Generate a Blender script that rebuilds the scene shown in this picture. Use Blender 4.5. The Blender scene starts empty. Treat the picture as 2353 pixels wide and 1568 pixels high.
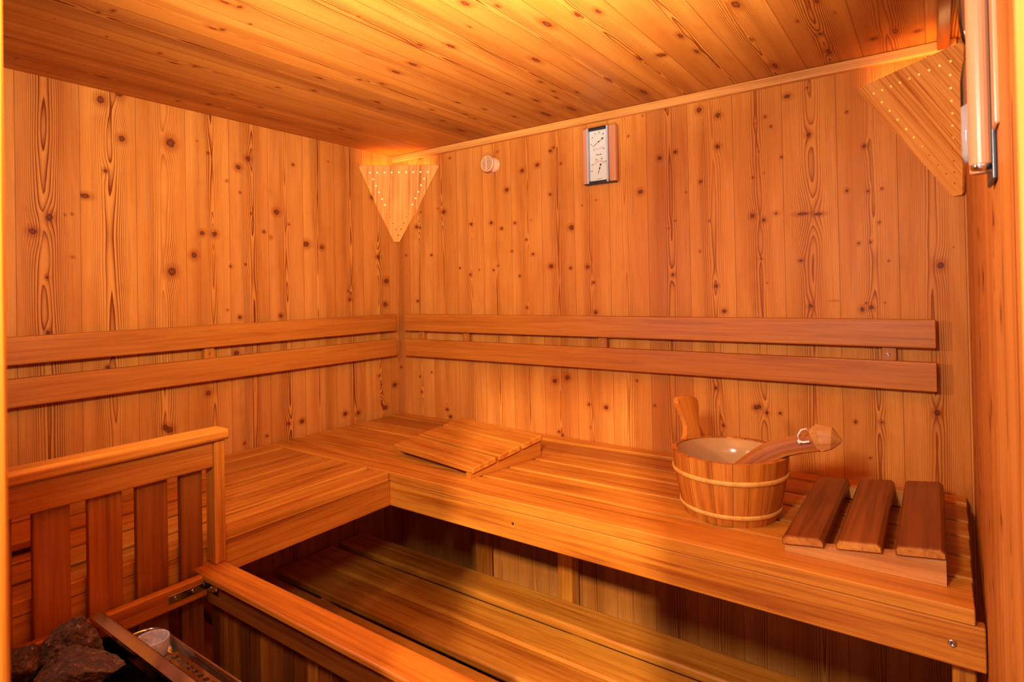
import bpy, math, random
import numpy as np
from mathutils import Vector, Matrix
R=math.radians
sc=bpy.context.scene; COL=sc.collection
# ------------------------------------------------------------------ camera
cam=bpy.data.cameras.new('camera'); camo=bpy.data.objects.new('camera',cam); COL.objects.link(camo)
_y,_p,_r=R(35.6064),R(0.5086),R(-1.1338)
F=Vector((-math.sin(_y)*math.cos(_p),math.cos(_y)*math.cos(_p),math.sin(_p)))
RT=Vector((math.cos(_y),math.sin(_y),0)); UP=RT.cross(F)
R2=RT*math.cos(_r)+UP*math.sin(_r); U2=-RT*math.sin(_r)+UP*math.cos(_r)
m=Matrix((R2,U2,-F)).transposed().to_4x4(); m.translation=Vector((1.9741,-1.8655,1.4401))
camo.matrix_world=m; cam.sensor_width=36; cam.lens=20.758; cam.shift_y=-0.05502; cam.clip_start=.01
sc.camera=camo
sc.view_settings.view_transform='Standard'; sc.view_settings.look='None'
sc.view_settings.gamma=1; sc.view_settings.use_curve_mapping=False
sc.view_settings.exposure=-0.10
cam.dof.use_dof=True; cam.dof.focus_distance=2.2; cam.dof.aperture_fstop=12
# ------------------------------------------------------------------ world + large lights
w=bpy.data.worlds.new('world'); sc.world=w; w.use_nodes=True
w.node_tree.nodes['Background'].inputs[0].default_value=(1,.86,.76,1)
w.node_tree.nodes['Background'].inputs[1].default_value=.9
def area(name,loc,target,size,power,color,spread=180,sy=None):
    l=bpy.data.lights.new(name,'AREA'); l.energy=power; l.color=color; l.size=size; l.spread=R(spread)
    if sy: l.shape='RECTANGLE'; l.size_y=sy
    o=bpy.data.objects.new(name,l); COL.objects.link(o); o.location=loc
    o.rotation_euler=(Vector(target)-Vector(loc)).to_track_quat('-Z','Y').to_euler(); return o
area('corner_light',(.66,-1.68,1.62),(1.45,-.2,1.15),.10,5.2,(1,.84,.70),130)
area('bounced_flash',(1.70,-1.62,1.15),(1.36,-1.12,2.10),.12,22,(1,.86,.72),74)
area('left_wall_fill',(1.70,-1.66,1.76),(.0,-.60,1.86),.14,10,(1,.90,.78),84)  # unseen fill, added to brighten the upper left wall
area('camera_side_light',(1.70,-1.84,1.68),(1.55,-.25,1.2),.12,14,(1,.92,.82))
area('anteroom_lamp',(3.1,-4.07,2.95),(1.4,-.9,.7),.14,250,(1,.77,.54))
# ------------------------------------------------------------------ mesh helpers
class MB:
    def __init__(s): s.v=[]; s.f=[]; s.gc=[]; s.t=[]; s.sm=[]; s.mi=[]
    def add(s,vs,fs,gc=None,tint=0.,smooth=False,mi=0):
        b=len(s.v); s.v+=[tuple(v) for v in vs]; s.f+=[tuple(i+b for i in f) for f in fs]
        s.gc+= [tuple(g) for g in (gc if gc is not None else vs)]; s.t+=[tint]*len(vs)
        s.sm+=[smooth]*len(fs); s.mi+=[mi]*len(fs); return s
def root_loc(o):
    p=Vector((0,0,0))
    while o is not None: p+=o.location; o=o.parent
    return p
def build(name,mb,mat,parent=None,world=True):
    me=bpy.data.meshes.new(name)
    off=root_loc(parent) if (parent is not None and world) else Vector((0,0,0))
    me.from_pydata([tuple(Vector(v)-off) for v in mb.v],[],mb.f)
    for mm in (mat if isinstance(mat,(list,tuple)) else [mat]): me.materials.append(mm)
    me.polygons.foreach_set('use_smooth',mb.sm); me.polygons.foreach_set('material_index',mb.mi)
    a=me.attributes.new('gc','FLOAT_VECTOR','POINT'); a.data.foreach_set('vector',np.array(mb.gc,dtype=np.float32).ravel())
    a=me.attributes.new('tint','FLOAT','POINT'); a.data.foreach_set('value',np.array(mb.t,dtype=np.float32))
    me.update(); o=bpy.data.objects.new(name,me); COL.objects.link(o)
    if parent is not None: o.parent=parent
    return o
def tag(o,label=None,cat=None,group=None,kind=None):
    if label: o['label']=label
    if cat: o['category']=cat
    if group: o['group']=group
    if kind: o['kind']=kind
    return o
def thing(name,label,cat,loc,rz=0,group=None):
    o=bpy.data.objects.new(name,None); COL.objects.link(o); o.location=loc; o.rotation_euler=(0,0,rz); o.empty_display_size=.05
    return tag(o,label,cat,group)
_rs=random.Random(5)
def rrect(w,h,r,k=3):
    pts=[]
    r=min(r,w/2-1e-5,h/2-1e-5)
    for cx,cy,a0 in ((w/2-r,h/2-r,0),(-w/2+r,h/2-r,90),(-w/2+r,-h/2+r,180),(w/2-r,-h/2+r,270)):
        for i in range(k+1):
            a=R(a0+90*i/k); pts.append((cx+r*math.cos(a),cy+r*math.sin(a)))
    return pts
def prism(mb,prof,L,M,eb=.0015,tint=None,seed=None,mi=0,smooth=False,endmi=None):
    """profile in local XY (across,thick) extruded along local Z (length L, centred); M places it"""
    tint=_rs.uniform(-1,1) if tint is None else tint
    sd=_rs.uniform(0,50) if seed is None else seed
    n=len(prof); rings=[]
    mx=max(abs(p[0]) for p in prof) or 1; my=max(abs(p[1]) for p in prof) or 1
    kx=1-eb/mx; ky=1-eb/my
    for z,a,b in ((-L/2,kx,ky),(-L/2+eb,1,1),(L/2-eb,1,1),(L/2,kx,ky)): rings.append([(p[0]*a,p[1]*b,z) for p in prof])
    vs=[p for r in rings for p in r]; fs=[]
    for j in range(3):
        for i in range(n):
            i2=(i+1)%n; fs.append((j*n+i,j*n+i2,(j+1)*n+i2,(j+1)*n+i))
    fs.append(tuple(range(n-1,-1,-1))); fs.append(tuple(3*n+i for i in range(n)))
    gc=[(p[2]+sd,p[0]+sd*.37,p[1]+sd*.71) for p in vs]
    mb.add([M@Vector(p) for p in vs],fs,gc,tint,smooth,mi)
    if endmi is not None: mb.mi[-1]=mb.mi[-2]=endmi
def board(mb,x0,x1,y0,y1,z0,z1,axis='x',r=.004,tint=None,mi=0,eb=.0015,k=3):
    """axis-aligned board with rounded long edges; axis = grain direction"""
    c=Vector(((x0+x1)/2,(y0+y1)/2,(z0+z1)/2)); dx,dy,dz=abs(x1-x0),abs(y1-y0),abs(z1-z0)
    if axis=='x': B=Matrix(((0,0,1),(1,0,0),(0,1,0))); L,a,b=dx,dy,dz
    elif axis=='y': B=Matrix(((1,0,0),(0,0,1),(0,-1,0))); B=Matrix(((-1,0,0),(0,0,1),(0,1,0))); L,a,b=dy,dx,dz
    else: B=Matrix(((1,0,0),(0,1,0),(0,0,1))); L,a,b=dz,dx,dy
    M=B.to_4x4(); M.translation=c
    prism(mb,rrect(a,b,r,k),L,M,eb,tint,mi=mi)
def lathe(mb,prof,cx,cy,n=48,tint=0,mi=0,axis=None,smooth=True,closed=False):
    """prof (r,z) revolved round vertical axis at cx,cy ; axis: matrix replacing it"""
    vs=[];fs=[];gc=[]
    for r,z in prof:
        for i in range(n):
            a=2*math.pi*i/n; p=Vector((r*math.cos(a),r*math.sin(a),z)); gc.append((z,a*.13,r)); 
            vs.append(axis@p if axis is not None else p+Vector((cx,cy,0)))
    for j in range(len(prof)-1):
        for i in range(n):
            i2=(i+1)%n; fs.append((j*n+i,j*n+i2,(j+1)*n+i2,(j+1)*n+i))
    mb.add(vs,fs,gc,tint,smooth,mi)
def tube(mb,pts,rad,n=8,tint=0,mi=0,flat=1.0,upv=(0,0,1),smooth=True):
    """swept tube; rad number or list; flat squashes along the normal"""
    pts=[Vector(p) for p in pts]; vs=[];fs=[];gc=[];d=0
    for i,p in enumerate(pts):
        t=(pts[min(i+1,len(pts)-1)]-pts[max(i-1,0)]).normalized()
        u=Vector(upv); s=t.cross(u).normalized(); u=s.cross(t).normalized()
        r=rad[i] if isinstance(rad,(list,tuple)) else rad
        if i: d+=(p-pts[i-1]).length
        for k in range(n):
            a=2*math.pi*k/n; vs.append(p+s*math.cos(a)*r+u*math.sin(a)*r*flat); gc.append((d,math.cos(a)*r,math.sin(a)*r))
    for i in range(len(pts)-1):
        for k in range(n):
            k2=(k+1)%n; fs.append((i*n+k,i*n+k2,(i+1)*n+k2,(i+1)*n+k))
    fs.append(tuple(range(n-1,-1,-1))); fs.append(tuple((len(pts)-1)*n+k for k in range(n)))
    mb.add(vs,fs,gc,tint,smooth,mi)
def screw(mb,p,nrm,r=.004):
    q=Vector(nrm).to_track_quat('Z','Y').to_matrix().to_4x4(); q.translation=Vector(p)
    lathe(mb,[(r,0),(r,.0006),(r*.8,.0013),(r*.35,.0013),(r*.3,.0005),(0.0001,.0005)],0,0,16,axis=q)
def curve_plate(outer,holes,thick,nh=12):
    """flat plate with real holes, in local XY, from a filled 2D curve; returns (verts,faces)"""
    cu=bpy.data.curves.new('tmp','CURVE'); cu.dimensions='2D'; cu.fill_mode='BOTH'; cu.extrude=thick/2
    def spl(pts):
        s=cu.splines.new('POLY'); s.points.add(len(pts)-1); s.use_cyclic_u=True
        for i,p in enumerate(pts): s.points[i].co=(p[0],p[1],0,1)
    spl(outer)
    for h in holes:
        x,y,rx=h[:3]; ry=h[3] if len(h)>3 else rx
        spl([(x+rx*math.cos(2*math.pi*i/nh),y+ry*math.sin(2*math.pi*i/nh)) for i in range(nh)])
    o=bpy.data.objects.new('tmp',cu); COL.objects.link(o)
    dg=bpy.context.evaluated_depsgraph_get(); me=bpy.data.meshes.new_from_object(o.evaluated_get(dg))
    vs=[tuple(v.co) for v in me.vertices]; fs=[tuple(p.vertices) for p in me.polygons]
    bpy.data.objects.remove(o); bpy.data.curves.remove(cu); bpy.data.meshes.remove(me)
    return vs,fs
# ------------------------------------------------------------------ materials
def mat(name):
    m=bpy.data.materials.new(name); m.use_nodes=True; nt=m.node_tree; b=nt.nodes['Principled BSDF']; return m,nt,b
class N:
    def __init__(s,nt): s.nt=nt
    def new(s,t,**k):
        n=s.nt.nodes.new(t)
        for a,b in k.items(): setattr(n,a,b)
        return n
    def lk(s,a,b): s.nt.links.new(a,b)
    def math(s,op,a,b=None,c=None,clamp=False):
        n=s.new('ShaderNodeMath',operation=op,use_clamp=clamp)
        for i,v in enumerate((a,b,c)):
            if v is None: continue
            if isinstance(v,(int,float)): n.inputs[i].default_value=v
            else: s.lk(v,n.inputs[i])
        return n.outputs[0]
    def attr(s,name): return s.new('ShaderNodeAttribute',attribute_name=name)
    def vmul(s,v,k):
        n=s.new('ShaderNodeVectorMath',operation='MULTIPLY'); s.lk(v,n.inputs[0]); n.inputs[1].default_value=k; return n.outputs[0]
    def noise(s,v,scale=1,detail=2,rough=.5,dist=0):
        n=s.new('ShaderNodeTexNoise'); s.lk(v,n.inputs['Vector']); n.inputs['Scale'].default_value=scale
        n.inputs['Detail'].default_value=detail; n.inputs['Roughness'].default_value=rough; n.inputs['Distortion'].default_value=dist
        return n.outputs['Fac']
    def ramp(s,f,stops):
        n=s.new('ShaderNodeValToRGB'); s.lk(f,n.inputs[0]); e=n.color_ramp.elements
        while len(e)<len(stops): e.new(.5)
        for i,(p,c) in enumerate(stops): e[i].position=p; e[i].color=(*c,1) if len(c)==3 else c
        return n.outputs[0]
    def mix(s,f,a,b,mode='MIX'):
        n=s.new('ShaderNodeMix',data_type='RGBA',blend_type=mode)
        for i,v in ((0,f),(6,a),(7,b)):
            if isinstance(v,(int,float)): n.inputs[i].default_value=v
            elif isinstance(v,tuple): n.inputs[i].default_value=(*v,1)
            else: s.lk(v,n.inputs[i])
        return n.outputs[2]
    def mapr(s,v,a,b,c=0,d=1,smooth=True):
        n=s.new('ShaderNodeMapRange',interpolation_type='SMOOTHSTEP' if smooth else 'LINEAR'); s.lk(v,n.inputs[0])
        for i,x in zip((1,2,3,4),(a,b,c,d)): n.inputs[i].default_value=x
        return n.outputs[0]
def board_wood(name,light,mid,dark,rough=.42,fine=1.,tintamt=.16,streak=1.,spec=.35):
    m,nt,b=mat(name); n=N(nt)
    gc=n.attr('gc').outputs['Vector']; ti=n.attr('tint').outputs['Fac']
    w=n.noise(n.vmul(gc,(1.6,14,14)),1,3,.55,.6)
    f=n.noise(n.vmul(gc,(9,420,420)),1,3,.6)
    s=n.noise(n.vmul(gc,(2.2,75*streak,75*streak)),1,3,.6,.8)
    c=n.ramp(n.math('ADD',n.math('MULTIPLY',w,.45),n.math('MULTIPLY',s,.55)),[(.32,dark),(.5,mid),(.66,light)])
    c=n.mix(n.math('MULTIPLY',n.mapr(f,.45,.7),.38*fine),c,n.mix(1.,c,(.62,.5,.42),'MULTIPLY'))
    hs=n.new('ShaderNodeHueSaturation'); n.lk(c,hs.inputs['Color'])
    n.lk(n.math('MULTIPLY_ADD',ti,tintamt,1.),hs.inputs['Value'])
    n.lk(n.math('MULTIPLY_ADD',ti,.004,.5),hs.inputs['Hue'])
    n.lk(hs.outputs[0],b.inputs['Base Color']); b.inputs['Roughness'].default_value=rough
    b.inputs['Specular IOR Level'].default_value=spec
    bp=n.new('ShaderNodeBump'); bp.inputs['Strength'].default_value=.12; bp.inputs['Distance'].default_value=.0006
    n.lk(f,bp.inputs['Height']); n.lk(bp.outputs[0],b.inputs['Normal'])
    return m
def pine_wall(name,light=(.64,.238,.040),late=(.16,.020,.002),rough=.45,latek=1.,tv=.08,jl=.55,wv=1.):
    """attributes: wc=(u,v,knot distance)  wr=(ring field, distance to joint, tint)"""
    m,nt,b=mat(name); n=N(nt)
    sx=n.new('ShaderNodeSeparateXYZ'); n.lk(n.attr('wc').outputs['Vector'],sx.inputs[0])
    sr=n.new('ShaderNodeSeparateXYZ'); n.lk(n.attr('wr').outputs['Vector'],sr.inputs[0])
    uv=n.new('ShaderNodeCombineXYZ'); n.lk(sx.outputs[0],uv.inputs[0]); n.lk(sx.outputs[1],uv.inputs[1]); n.lk(n.math('MULTIPLY',sr.outputs[2],7.3),uv.inputs[2])
    uv=uv.outputs[0]
    jit=n.noise(n.vmul(uv,(60,5,1)),1,2,.5)
    fr=n.math('FRACT',n.math('ADD',sr.outputs[0],n.math('MULTIPLY',jit,.5)))
    edge=n.mapr(fr,.90,1.0,1,0)
    thin=n.math('MULTIPLY',n.math('POWER',fr,3.5),edge); broad=n.math('MULTIPLY',n.math('POWER',fr,1.5),edge)
    reg=n.noise(n.vmul(uv,(24,.8,1)),1,2,.55)                       # where the late wood is strong
    late_line=n.math('ADD',n.math('MULTIPLY',thin,n.mapr(reg,.28,.52,.45,1.)),n.math('MULTIPLY',broad,n.mapr(reg,.42,.64,.10,.85)),clamp=True)
    late_line=n.math('MULTIPLY',late_line,n.mapr(sr.outputs[1],.012,.052,.38,1.))
    fine=n.noise(n.vmul(uv,(420,6,1)),1,3,.65); wide=n.noise(n.vmul(uv,(11,1.3,1)),1,3,.6,.6); blot=n.noise(n.vmul(uv,(14,9,1)),1,2,.6)
    L=Vector(light)
    base=n.mix(n.mapr(wide,.32,.66),(L.x*.84,L.y*.74,L.z*.62),tuple(L))
    base=n.mix(n.math('MULTIPLY',n.mapr(blot,.55,.78),.28),base,(L.x*.62,L.y*.48,L.z*.35))
    base=n.mix(n.math('MULTIPLY',n.mapr(fine,.46,.70),.34),base,(L.x*.52,L.y*.34,L.z*.22))
    c=n.mix(n.math('MULTIPLY',late_line,.95*latek,clamp=True),base,late)
    kd=sx.outputs[2]; kn=n.noise(n.vmul(uv,(150,150,1)),1,3,.7)
    kdn=n.math('ADD',kd,n.math('MULTIPLY_ADD',kn,1.1,-.55))
    c=n.mix(n.mapr(kd,.9,3.0,.50,0),c,(late[0]*1.5,late[1]*1.5,late[2]))
    c=n.mix(n.mapr(kdn,.70,1.15,.92,0),c,(.10,.014,.003))
    c=n.mix(n.mapr(kdn,.15,.75,.75,0),c,(.22,.055,.014))
    hs=n.new('ShaderNodeHueSaturation'); n.lk(c,hs.inputs['Color'])
    n.lk(n.math('MULTIPLY_ADD',sr.outputs[2],tv,1.),hs.inputs['Value']); n.lk(n.math('MULTIPLY_ADD',sr.outputs[2],.003,.5),hs.inputs['Hue'])
    c=n.mix(n.mapr(sr.outputs[1],.0002,.0014,jl,0),hs.outputs[0],(.06,.009,.002))
    n.lk(c,b.inputs['Base Color']); b.inputs['Roughness'].default_value=rough; b.inputs['Specular IOR Level'].default_value=.12
    bp=n.new('ShaderNodeBump'); bp.inputs['Strength'].default_value=.25; bp.inputs['Distance'].default_value=.0012
    n.lk(n.mapr(sr.outputs[1],0,.002,0,1),bp.inputs['Height']); n.lk(bp.outputs[0],b.inputs['Normal'])
    return m
def plain(name,col,rough=.5,metal=0.,emit=None,es=0,spec=.5):
    m,nt,b=mat(name); b.inputs['Base Color'].default_value=(*col,1); b.inputs['Roughness'].default_value=rough
    b.inputs['Metallic'].default_value=metal; b.inputs['Specular IOR Level'].default_value=spec
    n=N(nt); tc=n.new('ShaderNodeTexCoord').outputs['Object']; f=n.noise(tc,60,2)
    n.lk(n.math('MULTIPLY_ADD',f,.16,rough-.08),b.inputs['Roughness'])
    if emit: b.inputs['Emission Color'].default_value=(*emit,1); b.inputs['Emission Strength'].default_value=es
    return m
M_PINE=pine_wall('pine_panelling'); M_CEIL=pine_wall('ceiling_pine',light=(.53,.190,.028),late=(.14,.019,.002),tv=.17,jl=.7)
M_PINEB=pine_wall('back_wall_pine',light=(.66,.248,.044),late=(.20,.028,.003),latek=.85)
M_PINE2=pine_wall('side_wall_pine',light=(.60,.22,.040),late=(.14,.018,.002),tv=.12)
M_TRIM=board_wood('trim_pine',(0.740,0.347,0.0855),(0.680,0.291,0.0630),(0.500,0.157,0.0270),tintamt=.05)
M_BENCH=board_wood('bench_wood',(0.660,0.252,0.0270),(0.530,0.168,0.0144),(0.280,0.056,0.0036),tintamt=.18)
M_REST=board_wood('backrest_wood',(0.540,0.174,0.0180),(0.460,0.134,0.0117),(0.320,0.074,0.0054),tintamt=.06)
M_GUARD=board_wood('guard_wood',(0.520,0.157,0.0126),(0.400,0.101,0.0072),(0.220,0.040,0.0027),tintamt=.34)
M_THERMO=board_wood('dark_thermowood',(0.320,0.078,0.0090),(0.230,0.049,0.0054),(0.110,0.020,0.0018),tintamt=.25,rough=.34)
M_ENDGRAIN=board_wood('sawn_end_grain',(0.620,0.246,0.0405),(0.520,0.179,0.0252),(0.300,0.078,0.0090),tintamt=.2)
M_WEDGE=board_wood('pale_wedge_wood',(0.660,0.291,0.0765),(0.580,0.224,0.0540),(0.420,0.134,0.0252),tintamt=.08)
M_BUCKET=board_wood('stave_wood',(.68,.25,.034),(.56,.165,.016),(.22,.032,.003),tintamt=.26,rough=.4,streak=.7)
M_HOOP=board_wood('hoop_wood',(0.800,0.426,0.0900),(0.740,0.347,0.0630),(0.580,0.224,0.0315),tintamt=.03,fine=.5)
M_KNOB=board_wood('ladle_end_wood',(.55,.22,.06),(.48,.18,.04),(.36,.11,.02),tintamt=.02,spec=.15)
M_LADLE=board_wood('ladle_wood',(0.420,0.129,0.0180),(0.330,0.087,0.0108),(0.200,0.040,0.0045),tintamt=.05,spec=.2)
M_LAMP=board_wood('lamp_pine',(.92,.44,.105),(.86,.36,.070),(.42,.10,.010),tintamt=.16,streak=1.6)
M_STEEL=plain('steel',(.62,.58,.55),.14,1.); M_DARKSTEEL=plain('dark_steel',(.10,.09,.085),.35,1.)
M_BLACK=plain('black_plastic',(.012,.012,.018),.35); M_WHITE=plain('white_trim',(.46,.44,.50),.35)
M_FACE=plain('dial_face',(0.620,0.638,0.5580),.3); M_PEACH=board_wood('peach_profile_wood',(.58,.24,.115),(.55,.22,.10),(.48,.18,.08),tintamt=.02,fine=.3,rough=.3)
M_RED=plain('red_print',(.75,.05,.08),.5); M_INK=plain('black_print',(.02,.02,.03),.5)
M_PLASTIC=plain('beige_plastic',(.80,.46,.25),.4); M_LINER=plain('bucket_liner',(.52,.27,.10),.15); M_CORD=plain('white_cord',(.9,.82,.76),.7)
M_SAND=plain('white_sand',(.88,.84,.84),.8)
M_BULB=plain('glowing_bulb',(1,.9,.7),.5,emit=(1,.66,.26),es=9)
def glass():
    m,nt,b=mat('clear_glass'); b.inputs['Transmission Weight'].default_value=1; b.inputs['Roughness'].default_value=.02; b.inputs['IOR'].default_value=1.45; return m
M_GLASS=glass()
def stone_mat(name,a,bc,c3,scale=60,bump=.8):
    m,nt,b=mat(name); n=N(nt); tc=n.new('ShaderNodeTexCoord').outputs['Object']
    f=n.noise(tc,scale,6,.7); g=n.noise(tc,scale*3.3,3,.7)
    c=n.ramp(f,[(.33,a),(.52,bc),(.70,c3)]); c=n.mix(n.mapr(g,.58,.72),c,tuple(min(1,x*1.9) for x in c3))
    n.lk(c,b.inputs['Base Color']); b.inputs['Roughness'].default_value=.75
    bp=n.new('ShaderNodeBump'); bp.inputs['Strength'].default_value=bump; bp.inputs['Distance'].default_value=.009
    n.lk(f,bp.inputs['Height']); n.lk(bp.outputs[0],b.inputs['Normal']); return m
M_STONE=stone_mat('heater_stone',(.030,.010,.004),(.085,.032,.014),(.21,.095,.048))
M_SOAP=stone_mat('soapstone',(.34,.27,.28),(.42,.34,.34),(.50,.42,.42),120,.15)
M_SLOT=plain('shaded_plastic',(.45,.22,.10),.6)
M_GLOW=plain('hole_glow',(1,.9,.7),.5,emit=(1,.62,.20),es=7)  # emission of the sheet added behind the lamp holes

# ------------------------------------------------------------------ room shell
# knots: (across, along, radius across, radius along, strength)
KNOTS_LEFT = [(-1.159,2.021,0.0099,0.0114,1),(-1.111,2.053,0.0113,0.0126,1),(-1.105,1.917,0.0085,0.0095,1),(-0.966,1.931,0.014,0.0146,1),(-1.149,1.814,0.0055,0.0062,1),(-1.201,1.734,0.0121,0.0071,1),(-1.286,1.665,0.0087,0.0106,1),(-1.323,1.624,0.0095,0.0085,1),(-1.233,1.557,0.0075,0.0049,0.5),(-1.293,1.5,0.0039,0.0047,1),(-0.967,1.52,0.0128,0.0134,1),(-0.87,1.649,0.0076,0.0076,1),(-0.828,1.649,0.009,0.0089,1),(-0.897,1.575,0.0096,0.0097,1),(-0.846,1.92,0.0041,0.0041,1),(-1.25,1.675,0.002,0.0025,1),(-1.233,1.679,0.0025,0.003,1),(-1.292,1.348,0.0055,0.0067,1),(-0.882,1.953,0.0023,0.0023,1),(-0.704,1.925,0.0094,0.009,1),(-0.741,1.889,0.0092,0.0088,1),(-0.783,1.835,0.0073,0.0051,0.6),(-0.846,1.921,0.0035,0.0034,1),(-0.596,1.745,0.0109,0.0098,1),(-0.472,1.633,0.0132,0.0114,1),(-0.399,1.624,0.009,0.0076,1),(-0.647,1.669,0.0053,0.0048,1),(-0.62,1.65,0.0089,0.0108,0.4),(-0.523,1.933,0.0051,0.0045,1),(-0.695,1.731,0.0039,0.0036,1),(-0.736,1.801,0.0038,0.0036,1),(-0.774,1.541,0.0042,0.004,1),(-0.545,1.704,0.0037,0.0033,1),(-0.719,1.549,0.0038,0.0036,1),(-0.743,1.363,0.0065,0.0062,1),(-0.585,1.361,0.0073,0.0066,1),(-0.135,1.853,0.0099,0.0077,1),(-0.108,1.596,0.0092,0.0071,1),(-0.062,1.49,0.0139,0.0105,1),(-0.073,1.388,0.0112,0.0084,1),(-0.266,1.413,0.0076,0.0061,1),(-0.273,1.449,0.0046,0.0037,1),(-0.787,1.391,0.0052,0.0051,0.6),(-0.362,1.971,0.0057,0.0048,0.5),(-0.994,1.03,0.0082,0.0086,1),(-0.981,1.019,0.01,0.0105,1),(-0.857,1.116,0.0082,0.0081,1),(-0.758,1.239,0.0101,0.0096,1),(-1.15,1.236,0.0057,0.0064,1),(-0.734,0.922,0.0041,0.0038,1),(-0.814,0.959,0.0069,0.0068,1),(-0.299,0.946,0.0098,0.0079,1),(-0.233,0.938,0.0089,0.007,1),(-0.559,0.957,0.0066,0.0057,1),(-0.503,0.954,0.0091,0.0078,1),(-0.648,0.93,0.0051,0.0046,1),(-0.08,0.935,0.009,0.0068,1),(-0.072,1.387,0.0115,0.0087,1),(-0.025,1.025,0.0118,0.0087,1),(-0.081,0.934,0.0104,0.0077,1),(-0.115,1.078,0.006,0.0046,1),(-0.103,1.038,0.0041,0.003,1),(-0.104,1.0,0.0041,0.0031,1),(-0.103,0.967,0.004,0.0031,1)]
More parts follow.
